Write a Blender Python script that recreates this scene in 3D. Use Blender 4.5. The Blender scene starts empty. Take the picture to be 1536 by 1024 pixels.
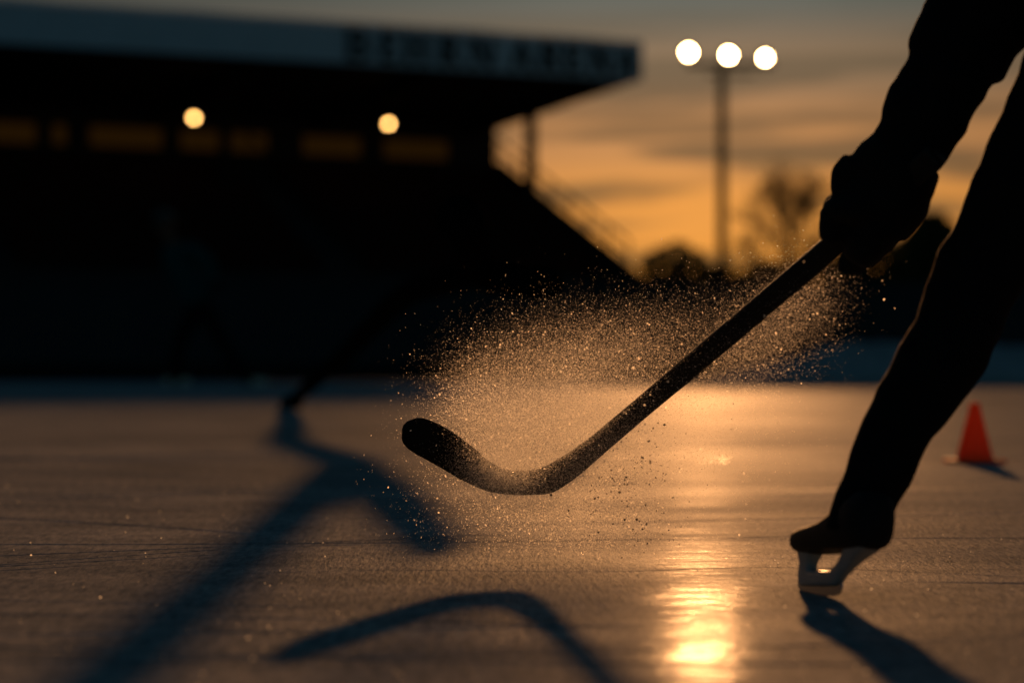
import bpy, bmesh, math, random
import numpy as np
from mathutils import Vector, Matrix, noise as mnoise

random.seed(7); rng = np.random.default_rng(11)
S = bpy.context.scene
C = S.collection
F = 85.0 / 36.0 * 1536.0      # focal length in photo pixels
HC = 0.298                    # lens height above the ice
HOR = 535.0                   # horizon row
TAN_E, TAN_A = 0.180, 0.078   # sun elevation / azimuth (right of the view axis)

def at(px, py, d):
    return Vector(((px - 768.0) / F * d, d, HC + (HOR - py) / F * d))
def ice_at(px, py):
    return at(px, py, HC * F / (py - HOR))

# ------------------------------------------------------------------ helpers
def link(name, me, mat=None, parent=None):
    o = bpy.data.objects.new(name, me); C.objects.link(o)
    if mat is not None:
        for m in (mat if isinstance(mat, (list, tuple)) else [mat]): me.materials.append(m)
    if parent is not None: o.parent = parent
    return o
def obj(name, bm, mat=None, parent=None, smooth=False):
    me = bpy.data.meshes.new(name)
    bmesh.ops.recalc_face_normals(bm, faces=bm.faces)
    bm.to_mesh(me); bm.free()
    if smooth:
        for p in me.polygons: p.use_smooth = True
    return link(name, me, mat, parent)
def tag(o, label, cat, group=None, kind=None):
    if label: o['label'] = label
    if cat: o['category'] = cat
    if group: o['group'] = group
    if kind: o['kind'] = kind
    return o
def empty(name, loc=(0, 0, 0), rz=0):
    o = bpy.data.objects.new(name, None); C.objects.link(o)
    o.location = loc; o.rotation_euler = (0, 0, rz); o.empty_display_size = 0.1
    return o
def copy_tree(o, parent=None):
    c = o.copy(); C.objects.link(c)
    if parent is not None: c.parent = parent
    for ch in list(o.children): copy_tree(ch, c)
    return c
def new_bm(): return bmesh.new()
def box(bm, c, s, R=None):
    M = Matrix.Translation(Vector(c))
    if R is not None: M = M @ R.to_4x4()
    M = M @ Matrix.Diagonal((s[0], s[1], s[2], 1))
    return bmesh.ops.create_cube(bm, size=1.0, matrix=M)['verts']
def bevel_all(bm, w, seg=2):
    bmesh.ops.bevel(bm, geom=list(bm.edges), offset=w, segments=seg, affect='EDGES', profile=0.6)
def ring_frame(pts):
    """parallel-transported frames along a polyline"""
    T = []
    n = len(pts)
    for i in range(n):
        a = pts[max(i - 1, 0)]; b = pts[min(i + 1, n - 1)]
        T.append((b - a).normalized())
    up = Vector((0, 0, 1)) if abs(T[0].z) < 0.9 else Vector((0, 1, 0))
    u = (up - T[0] * up.dot(T[0])).normalized()
    fr = []
    for t in T:
        u = (u - t * u.dot(t)).normalized()
        fr.append((u, t.cross(u)))
    return fr
def resample(pts, rad, n):
    pts = [Vector(p) for p in pts]
    if n <= len(pts): return pts, list(rad)
    L = [0]
    for a, b in zip(pts, pts[1:]): L.append(L[-1] + (b - a).length)
    out, ro = [], []
    for k in range(n):
        s = L[-1] * k / (n - 1)
        i = 0
        while i < len(L) - 2 and L[i + 1] < s: i += 1
        t = (s - L[i]) / max(1e-9, L[i + 1] - L[i])
        p0, p1, p2, p3 = pts[max(i - 1, 0)], pts[i], pts[i + 1], pts[min(i + 2, len(pts) - 1)]
        a = 0.5 * (2 * p1 + (p2 - p0) * t + (2 * p0 - 5 * p1 + 4 * p2 - p3) * t * t + (3 * p1 - p0 - 3 * p2 + p3) * t ** 3)
        out.append(a); ro.append(rad[i] + (rad[i + 1] - rad[i]) * t)
    return out, ro
def tube(bm, pts, rad, n=None, seg=12, fold=0.0, squash=1.0, seed=0, cap=True):
    pts, rad = resample(pts, rad, n or len(pts))
    fr = ring_frame(pts)
    rings = []
    for i, (p, r) in enumerate(zip(pts, rad)):
        u, v = fr[i]; ring = []
        for k in range(seg):
            a = 2 * math.pi * k / seg
            q = p + (u * math.cos(a) + v * math.sin(a) * squash) * r
            if fold:
                w = mnoise.noise(Vector((q.x * 11 + seed, q.y * 11, q.z * 24))) * fold + mnoise.noise(Vector((q.x * 30, q.y * 30 + seed, q.z * 50))) * fold * 0.4
                q = q + (q - p).normalized() * w
            ring.append(bm.verts.new(q))
        rings.append(ring)
    for a, b in zip(rings, rings[1:]):
        for k in range(seg):
            bm.faces.new((a[k], a[(k + 1) % seg], b[(k + 1) % seg], b[k]))
    if cap:
        bm.faces.new(rings[0][::-1]); bm.faces.new(rings[-1])
    return rings
def ball(bm, c, r, sx=1, sy=1, sz=1, sub=3, R=None):
    M = Matrix.Translation(Vector(c))
    if R is not None: M = M @ R.to_4x4()
    bmesh.ops.create_icosphere(bm, subdivisions=sub, radius=r, matrix=M @ Matrix.Diagonal((sx, sy, sz, 1)))
def remesh(o, vox, sm=4):
    m = o.modifiers.new('union', 'REMESH'); m.mode = 'VOXEL'; m.voxel_size = vox; m.use_smooth_shade = True
    if sm:
        s = o.modifiers.new('soften', 'SMOOTH'); s.factor = 0.5; s.iterations = sm
    return o

# ------------------------------------------------------------------ materials
def mat(name, col, rough=0.6, spec=0.5, metal=0.0, noise=0.0, nscale=20.0, bump=0.0, bscale=80.0, translucent=0.0):
    m = bpy.data.materials.new(name); m.use_nodes = True
    nt = m.node_tree; b = nt.nodes['Principled BSDF']
    b.inputs['Base Color'].default_value = (*col, 1); b.inputs['Roughness'].default_value = rough
    b.inputs['Specular IOR Level'].default_value = spec; b.inputs['Metallic'].default_value = metal
    tc = nt.nodes.new('ShaderNodeTexCoord')
    if noise:
        n = nt.nodes.new('ShaderNodeTexNoise'); n.inputs['Scale'].default_value = nscale; n.inputs['Detail'].default_value = 6
        nt.links.new(tc.outputs['Object'], n.inputs['Vector'])
        mx = nt.nodes.new('ShaderNodeMix'); mx.data_type = 'RGBA'
        mx.inputs[6].default_value = (*[c * (1 - noise) for c in col], 1); mx.inputs[7].default_value = (*[min(1, c * (1 + noise)) for c in col], 1)
        nt.links.new(n.outputs['Fac'], mx.inputs[0]); nt.links.new(mx.outputs[2], b.inputs['Base Color'])
    if bump:
        n = nt.nodes.new('ShaderNodeTexNoise'); n.inputs['Scale'].default_value = bscale; n.inputs['Detail'].default_value = 4
        nt.links.new(tc.outputs['Object'], n.inputs['Vector'])
        bp = nt.nodes.new('ShaderNodeBump'); bp.inputs['Strength'].default_value = bump; bp.inputs['Distance'].default_value = 0.01
        nt.links.new(n.outputs['Fac'], bp.inputs['Height']); nt.links.new(bp.outputs['Normal'], b.inputs['Normal'])
    if translucent:
        t = nt.nodes.new('ShaderNodeBsdfTranslucent'); t.inputs['Color'].default_value = (*col, 1)
        ms = nt.nodes.new('ShaderNodeMixShader'); ms.inputs[0].default_value = translucent
        out = nt.nodes['Material Output']
        nt.links.new(b.outputs[0], ms.inputs[1]); nt.links.new(t.outputs[0], ms.inputs[2]); nt.links.new(ms.outputs[0], out.inputs['Surface'])
    return m
def emit(name, col, st):
    m = bpy.data.materials.new(name); m.use_nodes = True
    nt = m.node_tree; nt.nodes.remove(nt.nodes['Principled BSDF'])
    e = nt.nodes.new('ShaderNodeEmission'); e.inputs['Color'].default_value = (*col, 1); e.inputs['Strength'].default_value = st
    nt.links.new(e.outputs[0], nt.nodes['Material Output'].inputs['Surface'])
    return m
M_cloth = mat('black fabric', (0.006, 0.006, 0.007), 0.95, 0.08, noise=0.4, nscale=40, bump=0.25, bscale=120)
M_glove = mat('glove leather', (0.007, 0.007, 0.007), 0.85, 0.12, noise=0.3, bump=0.3, bscale=90)
M_boot = mat('boot shell', (0.008, 0.008, 0.009), 0.7, 0.15, noise=0.3)
M_holder = mat('blade holder plastic', (0.22, 0.25, 0.28), 0.45, 0.4, noise=0.1)
M_steel = mat('skate steel', (0.35, 0.36, 0.38), 0.35, 0.5, metal=1.0, noise=0.1)
M_skin = mat('skin', (0.45, 0.27, 0.2), 0.6, 0.3, noise=0.1)
M_helmet = mat('helmet shell', (0.012, 0.012, 0.013), 0.5, 0.3, noise=0.2)
M_stick = mat('black composite', (0.006, 0.006, 0.006), 0.6, 0.2, noise=0.3, nscale=60, bump=0.05)
M_tape = mat('friction tape', (0.008, 0.008, 0.008), 0.9, 0.1, noise=0.3, nscale=90, bump=0.3, bscale=300)
M_teal = mat('teal jersey', (0.003, 0.045, 0.050), 0.9, 0.1, noise=0.2)
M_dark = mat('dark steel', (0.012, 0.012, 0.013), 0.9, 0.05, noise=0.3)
M_caster = mat('shadow caster black', (0.004, 0.004, 0.004), 1.0, 0.0, noise=0.3)  # for the added shadow caster, black so it vanishes against the stand
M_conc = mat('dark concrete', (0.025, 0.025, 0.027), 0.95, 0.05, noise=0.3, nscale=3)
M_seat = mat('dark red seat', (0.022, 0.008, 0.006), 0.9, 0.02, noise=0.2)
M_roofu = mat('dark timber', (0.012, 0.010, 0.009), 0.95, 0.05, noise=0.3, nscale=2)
M_fascia = mat('fascia paint', (0.24, 0.42, 0.52), 0.8, 0.2, noise=0.12, nscale=1.5)
M_letter = mat('sign letters', (0.006, 0.005, 0.005), 0.9, 0.05, noise=0.3)
M_snow = mat('snow', (0.80, 0.83, 0.87), 0.85, 0.1, noise=0.06, nscale=2, bump=0.4, bscale=6)
M_board = mat('board plastic', (0.022, 0.027, 0.032), 0.75, 0.1, noise=0.2, nscale=1.5)
M_cone = mat('orange cone plastic', (0.85, 0.15, 0.014), 0.4, 0.4, noise=0.08, nscale=30, translucent=0.38)
M_bark = mat('bark', (0.045, 0.032, 0.022), 0.95, 0.05, noise=0.4, nscale=8)
M_leaf = mat('dark foliage', (0.045, 0.050, 0.020), 0.9, 0.05, noise=0.5, nscale=2, translucent=0.25)
M_twig = mat('winter twigs', (0.07, 0.045, 0.028), 0.95, 0.05, noise=0.4, nscale=3)
E_flood = emit('floodlight lamp', (1.0, 0.62, 0.26), 130.0)
E_amber = emit('amber lamp', (1.0, 0.50, 0.14), 18.0)
E_win = emit('dim lit window', (1.0, 0.42, 0.06), 0.013)

def ice_material():
    m = bpy.data.materials.new('frosted ice'); m.use_nodes = True
    nt = m.node_tree; N = nt.nodes.new; L = nt.links.new; b = nt.nodes['Principled BSDF']
    tc = N('ShaderNodeTexCoord')
    def nz(scale, detail, sx=1, sy=1, rough=0.55):
        mp = N('ShaderNodeMapping'); mp.inputs['Scale'].default_value = (sx, sy, 1)
        L(tc.outputs['Object'], mp.inputs['Vector'])
        n = N('ShaderNodeTexNoise'); n.inputs['Scale'].default_value = scale; n.inputs['Detail'].default_value = detail; n.inputs['Roughness'].default_value = rough
        L(mp.outputs[0], n.inputs['Vector']); return n.outputs['Fac']
    def ramp(src, p0, c0, p1, c1):
        r = N('ShaderNodeValToRGB'); r.color_ramp.elements[0].position = p0; r.color_ramp.elements[0].color = (*c0, 1)
        r.color_ramp.elements[1].position = p1; r.color_ramp.elements[1].color = (*c1, 1); L(src, r.inputs[0]); return r.outputs['Color']
    big = nz(0.9, 5, 0.5, 1.0)
    mid = nz(6, 6, 0.6, 1.0, 0.65)
    fine = nz(16, 5, 5.0, 1.0, 0.7)
    col = ramp(big, 0.30, (0.29, 0.295, 0.295), 0.70, (0.45, 0.445, 0.435))
    def mul(f, a, b_):
        mx = N('ShaderNodeMix'); mx.data_type = 'RGBA'; mx.blend_type = 'MULTIPLY'; mx.inputs[0].default_value = f
        L(a, mx.inputs[6]); L(b_, mx.inputs[7]); return mx.outputs[2]
    col = mul(1.0, col, ramp(mid, 0.32, (0.62, 0.66, 0.70), 0.62, (1, 1, 1)))
    col = mul(1.0, col, ramp(fine, 0.36, (0.52, 0.57, 0.62), 0.60, (1.0, 1.0, 1.0)))
    L(col, b.inputs['Base Color'])
    rg = ramp(nz(1.6, 4, 0.4, 1.0), 0.35, (0.40, 0.40, 0.40), 0.68, (0.55, 0.55, 0.55))
    L(rg, b.inputs['Roughness'])
    b.inputs['IOR'].default_value = 1.31; b.inputs['Specular IOR Level'].default_value = 0.0002
    b.inputs['Coat Roughness'].default_value = 0.11; b.inputs['Coat IOR'].default_value = 1.31
    L(ramp(nz(2.6, 5, 0.45, 1.0), 0.42, (0.003, 0.003, 0.003), 0.68, (0.028, 0.028, 0.028)), b.inputs['Coat Weight'])
    # frost grain and combed scratches
    def bump(src, st, dist, prev=None):
        bp = N('ShaderNodeBump'); bp.inputs['Strength'].default_value = st; bp.inputs['Distance'].default_value = dist
        L(src, bp.inputs['Height'])
        if prev is not None: L(prev, bp.inputs['Normal'])
        return bp.outputs['Normal']
    n1 = bump(nz(9, 4, 0.4, 1.0), 0.5, 0.004)
    n2 = bump(nz(17, 5, 5.5, 1.0, 0.7), 0.6, 0.0052, n1)
    n3 = bump(nz(70, 3, 2.2, 1.0), 0.5, 0.0016, n2)
    L(bump(nz(15, 5, 0.8, 1.0, 0.6), 0.45, 0.0026, bump(nz(5, 3, 0.2, 1.0), 0.4, 0.003)), b.inputs['Coat Normal'])
    L(n3, b.inputs['Normal'])
    return m
M_ice = ice_material()

# ------------------------------------------------------------------ setting
def sheet(name, x0, x1, y0, y1, z, m, nx=1, ny=1):
    bm = new_bm()
    vs = [[bm.verts.new((x0 + (x1 - x0) * i / nx, y0 + (y1 - y0) * j / ny, z)) for j in range(ny + 1)] for i in range(nx + 1)]
    for i in range(nx):
        for j in range(ny): bm.faces.new((vs[i][j], vs[i + 1][j], vs[i + 1][j + 1], vs[i][j + 1]))
    o = obj(name, bm, m); o['kind'] = 'structure'; return o
M_ground = mat('snowy ground', (0.35, 0.37, 0.40), 0.95, 0.05, noise=0.5, nscale=0.2)
sheet('ground', -900, 900, -600, 1200, -0.012, M_ground)
BZ = 29.5
sheet('ice_rink', -30, 30, -28, BZ + 0.05, 0.0, M_ice)

# skate cuts: thin ridges of shaved snow thrown up along the cuts
def cuts():
    bm = new_bm()
    def strip(pts, w, h):
        rows = []
        n = len(pts)
        for i, p in enumerate(pts):
            a = pts[max(i - 1, 0)]; b = pts[min(i + 1, n - 1)]
            t = (b - a).normalized(); s = Vector((-t.y, t.x, 0))
            k = min(1, i / 6, (n - 1 - i) / 6)
            hh = h * k * (0.55 + 0.8 * abs(mnoise.noise(p * 9))) + 0.00004
            rows.append([bm.verts.new(p + s * w + Vector((0, 0, -0.0004))), bm.verts.new(p + Vector((0, 0, hh))), bm.verts.new(p - s * w + Vector((0, 0, -0.0004)))])
        for a, b in zip(rows, rows[1:]):
            bm.faces.new((a[0], a[1], b[1], b[0])); bm.faces.new((a[1], a[2], b[2], b[1]))
    def pxl(pp, w, h):
        P = [ice_at(*p) for p in pp]
        q, _ = resample(P, [0] * len(P), 70); strip(q, w, h)
    pxl([(-40, 776), (120, 783), (330, 797), (420, 806)], 0.005, 0.0012)
    pxl([(-40, 850), (120, 838), (370, 822), (560, 816)], 0.004, 0.0009)
    pxl([(-60, 690), (300, 686), (720, 680), (1100, 690)], 0.012, 0.002)
    pxl([(-60, 640), (200, 636), (520, 641), (900, 652)], 0.02, 0.003)
    pxl([(200, 866), (560, 855), (900, 857), (1180, 851), (1560, 866)], 0.003, 0.0005)
    pxl([(900, 780), (1010, 803), (1130, 806), (1300, 796)], 0.004, 0.0005)
    for k in range(60):
        cx, cy = random.uniform(-2.2, 2.2), random.uniform(2.2, 9)
        R = random.uniform(2.5, 9); a0 = random.uniform(-0.6, 0.6) + (math.pi if random.random() < 0.5 else 0) + math.pi / 2
        ln = random.uniform(0.6, 2.2) / R
        ctr = Vector((cx - R * math.cos(a0), cy - R * math.sin(a0), 0))
        pts = [ctr + R * Vector((math.cos(a0 + ln * i / 50), math.sin(a0 + ln * i / 50), 0)) for i in range(51)]
        strip(pts, random.uniform(0.0015, 0.004), random.uniform(0.0005, 0.0011))
    o = obj('skate_marks', bm, M_ice); tag(o, 'faint skate cuts and shaved ridges across the frosty ice', 'skate marks', kind='stuff')
cuts()

# ------------------------------------------------------------------ hockey stick (in focus)
def stick():
    root = empty('hockey_stick', at(820, 735, 3.6))
    tag(root, 'black hockey stick with curved blade striking up golden ice spray', 'hockey stick')
    off = -Vector(root.location)
    def loft(pts, name, m, n, thick, power=3.0):
        """pts: (px, py, depth, half width px) -> solid with a rounded rectangular section"""
        P = [at(x, y, d) for x, y, d, w in pts]
        W = [w / F * d for x, y, d, w in pts]
        q, r = resample(P, W, n)
        th = [thick[0] + (thick[1] - thick[0]) * i / (n - 1) for i in range(n)]
        bm = new_bm(); rings = []
        for i, p in enumerate(q):
            a = q[max(i - 1, 0)]; b = q[min(i + 1, n - 1)]
            t = (b - a).normalized()
            nrm = (Vector((0, 1, 0)) - t * t.y).normalized(); v = t.cross(nrm)
            ring = []
            for k in range(20):
                ang = 2 * math.pi * k / 20
                c, s = math.cos(ang), math.sin(ang)
                c = math.copysign(abs(c) ** (2 / power), c); s = math.copysign(abs(s) ** (2 / power), s)
                ring.append(bm.verts.new(off + p + v * c * r[i] + nrm * s * th[i]))
            rings.append(ring)
        for a, b in zip(rings, rings[1:]):
            for k in range(20): bm.faces.new((a[k], a[(k + 1) % 20], b[(k + 1) % 20], b[k]))
        bm.faces.new(rings[0][::-1]); bm.faces.new(rings[-1])
        return obj(name, bm, m, root, smooth=True)
    loft([(1404, 231, 3.02, 18.5), (1340, 288, 3.07, 18.5), (1234, 381, 3.17, 18), (1075, 516, 3.33, 17), (965, 609, 3.46, 15.5), (900, 664, 3.54, 16), (868, 690, 3.57, 18)],
         'shaft', M_stick, 60, (0.012, 0.011), 5)
    bl = loft([(871, 688, 3.572, 17.5), (848, 704, 3.59, 19.5), (822, 719, 3.60, 20.5), (797, 723, 3.60, 19), (768, 723, 3.59, 18.5), (738, 717, 3.58, 20.5), (706, 700, 3.56, 24)],
         'blade', M_stick, 40, (0.011, 0.0045), 4)
    tp = loft([(706, 699.5, 3.56, 24.5), (685, 685, 3.55, 26.5), (662, 670, 3.53, 28), (640, 658, 3.515, 28), (624, 650, 3.505, 26), (614, 645, 3.50, 21), (608, 642, 3.497, 12), (605, 641, 3.496, 5)],
         'tape_wrap', M_tape, 50, (0.0052, 0.0046), 2.6)
    tp.parent = bl
stick()

# ------------------------------------------------------------------ main skater
def pxpath(lst): return [at(x, y, d) for x, y, d, w in lst], [w / F * d for x, y, d, w in lst]
def skater():
    hipL = at(1722, -18, 2.95); hipR = hipL + Vector((0.16, -0.16, 0.02))
    shL = at(1625, -330, 3.16); shR = shL + Vector((0.30, -0.16, 0.10))
    chest = (shL + shR) / 2 + Vector((0, 0, -0.06)); pelvis = (hipL + hipR) / 2 + Vector((0, 0, 0.05))
    head = chest + Vector((-0.14, 0.20, 0.24)); neck = chest + Vector((-0.06, 0.08, 0.11))
    arm, armr = pxpath([(1315, 300, 3.10, 40), (1340, 262, 3.09, 42), (1357, 232, 3.08, 56), (1376, 199, 3.08, 63), (1400, 155, 3.07, 68), (1422, 112, 3.07, 69), (1450, 60, 3.07, 80), (1480, 5, 3.06, 88), (1512, -55, 3.06, 92)])
    arm.append(shL); armr.append(0.085)
    leg, legr = pxpath([(1279, 806, 2.95, 36), (1294, 762, 2.955, 45), (1317, 712, 2.96, 51), (1339, 654, 2.97, 54), (1384, 582, 2.985, 60), (1428, 510, 3.0, 66), (1461, 424, 3.01, 67), (1518, 333, 3.0, 78), (1592, 205, 2.99, 97)])
    leg.append(hipL); legr.append(0.115)
    ankR = Vector((1.22, 2.60, 0.17)); kneeR = Vector((1.00, 2.98, 0.50))
    rleg = [ankR, ankR.lerp(kneeR, 0.5), kneeR, kneeR.lerp(hipR, 0.5), hipR]; rlegr = [0.045, 0.055, 0.06, 0.08, 0.11]
    handR = shR + Vector((-0.05, 0.30, -0.42)); elbR = shR + Vector((0.14, 0.05, -0.27))
    rarm = [handR, handR.lerp(elbR, 0.5), elbR, elbR.lerp(shR, 0.5), shR]; rarmr = [0.04, 0.052, 0.06, 0.066, 0.08]
    # body
    bm = new_bm()
    tube(bm, [pelvis, pelvis.lerp(chest, 0.5), chest], [0.12, 0.12, 0.13], 12, 18)
    ball(bm, shL, 0.07); ball(bm, shR, 0.07); ball(bm, hipL, 0.09); ball(bm, hipR, 0.09)
    tube(bm, [shL, chest, shR], [0.07, 0.10, 0.07], 9, 14)
    tube(bm, [hipL, pelvis, hipR], [0.09, 0.11, 0.09], 9, 14)
    tube(bm, [chest, neck, head + Vector((0, 0, -0.05))], [0.08, 0.055, 0.055], 8, 14)
    ball(bm, head, 0.098, 0.86, 1.0, 1.18)
    fd = Vector((-0.62, 0.70, -0.35)).normalized(); sd = Vector((0.75, 0.66, 0)).normalized()
    ball(bm, head + fd * 0.095 + Vector((0, 0, -0.01)), 0.016, 1, 1, 1.5, 2)
    ball(bm, head + fd * 0.075 + Vector((0, 0, -0.075)), 0.03, 1, 1, 0.8, 2)
    for s in (-1, 1):
        ball(bm, head + sd * 0.088 * s + Vector((0, 0, -0.01)), 0.022, 0.6, 0.8, 1.4, 2)
        ball(bm, head + sd * 0.034 * s + fd * 0.084 + Vector((0, 0, 0.012)), 0.013, 1, 1, 1, 2)
    for p, r in ((arm, armr), (leg, legr), (rarm, rarmr), (rleg, rlegr)):
        tube(bm, p, [x * 0.66 for x in r], 24, 14)
    body = obj('person', bm, M_skin, None, True); remesh(body, 0.011, 4)
    tag(body, 'skater dressed all in black, leaning in from the right, gripping the stick', 'person')
    # jacket: sleeves and torso in one shell
    bm = new_bm()
    def fold_r(pts, rad, n, seed, amp, dips):
        q, r = resample(pts, rad, n)
        out = []
        for i, x in enumerate(r):
            t = i / (n - 1)
            k = 1 + amp * mnoise.noise(Vector((t * 26, seed, 0))) + 0.5 * amp * mnoise.noise(Vector((t * 60, seed, 4)))
            for c, w, a in dips: k -= a * math.exp(-((t - c) / w) ** 2)
            out.append(x * k)
        return q, out
    q0, r0 = resample([arm[1].lerp(arm[2], 0.75)] + arm[2:], [armr[2] * 0.96] + armr[2:], 70)
    q, r = fold_r([arm[1].lerp(arm[2], 0.75)] + arm[2:], [armr[2] * 0.96] + armr[2:], 70, 3.3, 0.11, [(0.165, 0.012, 0.20), (0.225, 0.014, 0.18), (0.31, 0.016, 0.13), (0.40, 0.02, 0.10)])
    q = [a + Vector((-0.87, 0, 0.49)) * (y_ - x_) * 0.75 for a, x_, y_ in zip(q, r0, r)]
    tube(bm, q, r, None, 28, 0.0035, seed=2)
    q, r = fold_r(rarm, [x * 1.1 for x in rarmr], 50, 7.3, 0.05, [])
    tube(bm, q[6:], r[6:], None, 24, 0.004, seed=5)
    tube(bm, [pelvis + Vector((-0.01, 0.02, -0.10)), pelvis, pelvis.lerp(chest, 0.5), chest, neck], [0.185, 0.175, 0.165, 0.165, 0.075], 26, 26, 0.006)
    tube(bm, [shL, chest, shR], [0.088, 0.14, 0.088], 12, 18, 0.003)
    j = obj('jacket', bm, M_cloth, body, True); remesh(j, 0.006, 3)
    # trousers
    bm = new_bm()
    q, r = fold_r(leg, [legr[1] * 0.98] + legr[1:], 80, 1.7, 0.05, [(0.085, 0.015, 0.05), (0.15, 0.02, 0.05), (0.37, 0.02, 0.05)])
    tube(bm, q, r, None, 28, 0.0035, seed=9)
    q, r = fold_r(rleg, [x * 1.1 for x in rlegr], 60, 5.7, 0.06, [])
    tube(bm, q, r, None, 26, 0.004, seed=12)
    tube(bm, [hipL, pelvis, hipR], [0.12, 0.14, 0.12], 10, 18)
    t = obj('trousers', bm, M_cloth, body, True); remesh(t, 0.006, 3)
    # helmet
    bm = new_bm(); ball(bm, head + Vector((0, 0, 0.035)) - fd * 0.015, 0.118, 0.92, 1.06, 1.02, 3)
    bmesh.ops.bisect_plane(bm, geom=bm.verts[:] + bm.edges[:] + bm.faces[:], plane_co=head + Vector((0, 0, 0.0)) + fd * 0.02, plane_no=(fd * 0.45 + Vector((0, 0, -1))), clear_outer=True)
    h = obj('helmet', bm, M_helmet, body, True)
    sm = h.modifiers.new('shell', 'SOLIDIFY'); sm.thickness = 0.012
    # gloves
    def glove(wr, sh, sdir, back, wide, parent, fill=False):
        """wr wrist point, sh grip centre on the shaft, sdir shaft direction towards the butt, back = towards the knuckles"""
        bm = new_bm()
        ax = (wr - sh).normalized()
        e = sdir.cross(back).normalized()
        tube(bm, [wr + ax * 0.018, wr - ax * 0.010, wr - ax * 0.035], [0.050 * wide, 0.058 * wide, 0.054 * wide], 8, 22, 0.002)
        tube(bm, [wr - ax * 0.028, wr.lerp(sh, 0.55) + back * 0.008, sh + back * 0.012 + sdir * 0.004], [0.056 * wide, 0.060 * wide, 0.050 * wide], 9, 20, 0.002)
        for k, (o_, rr, ln) in enumerate(((0.030, 0.0165, 1.0), (0.004, 0.0175, 1.04), (-0.023, 0.017, 1.0), (-0.048, 0.0150, 0.88))):
            ch = []
            for i in range(9):
                a = math.radians(-35 + 250 * ln * i / 8)
                ch.append(sh + sdir * o_ + (back * math.cos(a) + e * math.sin(a)) * (0.036 + 0.004 * math.sin(i * 1.9)))
            tube(bm, ch, [rr * 1.12, rr * 1.05, rr * 1.12, rr, rr * 1.06, rr, rr * 0.98, rr * 0.92, rr * 0.6], 22, 12)
            ball(bm, sh + sdir * o_ + back * 0.034, rr * 1.25, sub=2)
        th = [sh + sdir * 0.05 + e * 0.02 + back * 0.02, sh + sdir * 0.034 - e * 0.035, sh + sdir * 0.008 - e * 0.040 - back * 0.018, sh - sdir * 0.016 - e * 0.026 - back * 0.034]
        tube(bm, th, [0.021, 0.020, 0.018, 0.012], 14, 12)
        if parent is body and fill:
            P_, R_ = pxpath([(1338, 252, 3.095, 57), (1322, 290, 3.10, 62), (1310, 334, 3.105, 66), (1298, 366, 3.11, 58), (1284, 392, 3.115, 36)])
            tube(bm, P_, R_, 16, 20, 0.0025, 0.62)
            tube(bm, [at(1284, 243, 3.08), at(1270, 262, 3.085), at(1264, 292, 3.09)], [0.018, 0.021, 0.016], 8, 12); tube(bm, [at(1384, 250, 3.07), at(1376, 274, 3.08), at(1356, 300, 3.09)], [0.018, 0.022, 0.018], 8, 12)
            tube(bm, [at(1262, 306, 3.09), at(1250, 330, 3.10), at(1248, 362, 3.105)], [0.017, 0.019, 0.016], 8, 12)
        g = obj('glove', bm, M_glove, parent, True); remesh(g, 0.0042, 2)
        return g
    sdir = (at(1340, 288, 3.07) - at(1234, 381, 3.17)).normalized()
    grip = at(1296, 327, 3.11)
    back = Vector((0.58, -0.35, -0.60)); back = (back - sdir * back.dot(sdir)).normalized()
    glove(at(1350, 248, 3.085), grip, sdir, back, 1.0, body, True)
    s2 = Vector((0.9, 0.2, 0.3)).normalized(); b2 = Vector((0, 1, 0)); b2 = (b2 - s2 * b2.dot(s2)).normalized()
    glove(handR, handR + (handR - elbR).normalized() * 0.07, s2, b2, 1.0, body)
    # skates: toe along +x, blade on z = 0
    def skate(M):
        sk = empty('skate'); sk.parent = body
        def add(n, bm, m, par, sm=True):
            bmesh.ops.transform(bm, matrix=M, verts=bm.verts); return obj(n, bm, m, par, sm)
        bm = new_bm()
        # boot: side sections from heel to toe (x, bottom z, top z, half width)
        sec = [(-0.112, 0.075, 0.130, 0.018), (-0.10, 0.064, 0.142, 0.032), (-0.07, 0.062, 0.145, 0.039), (-0.03, 0.062, 0.130, 0.041), (0.0, 0.062, 0.118, 0.042),
               (0.03, 0.061, 0.109, 0.040), (0.065, 0.060, 0.103, 0.040), (0.10, 0.060, 0.099, 0.039), (0.13, 0.061, 0.096, 0.034), (0.152, 0.066, 0.090, 0.023), (0.160, 0.072, 0.086, 0.011)]
        rings = []
        for x, z0, z1, w in sec:
            ring = []
            for k in range(18):
                a = 2 * math.pi * k / 18
                c, s = math.cos(a), math.sin(a)
                ring.append(bm.verts.new((x, w * math.copysign(abs(c) ** 0.75, c), (z0 + z1) / 2 + (z1 - z0) / 2 * math.copysign(abs(s) ** 0.75, s))))
            rings.append(ring)
        for a, b in zip(rings, rings[1:]):
            for k in range(18): bm.faces.new((a[k], a[(k + 1) % 18], b[(k + 1) % 18], b[k]))
        bm.faces.new(rings[0][::-1]); bm.faces.new(rings[-1])
        add('boot', bm, M_boot, sk)
        bm = new_bm()
        # holder: outline with an open window between two pylons
        out = [(-0.125, 0.022), (-0.118, 0.040), (-0.105, 0.068), (0.140, 0.068), (0.148, 0.045), (0.150, 0.024), (0.138, 0.018), (-0.118, 0.016)]
        hole = [(-0.045, 0.032), (-0.020, 0.060), (0.045, 0.060), (0.078, 0.032)]
        W = 0.013
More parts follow.
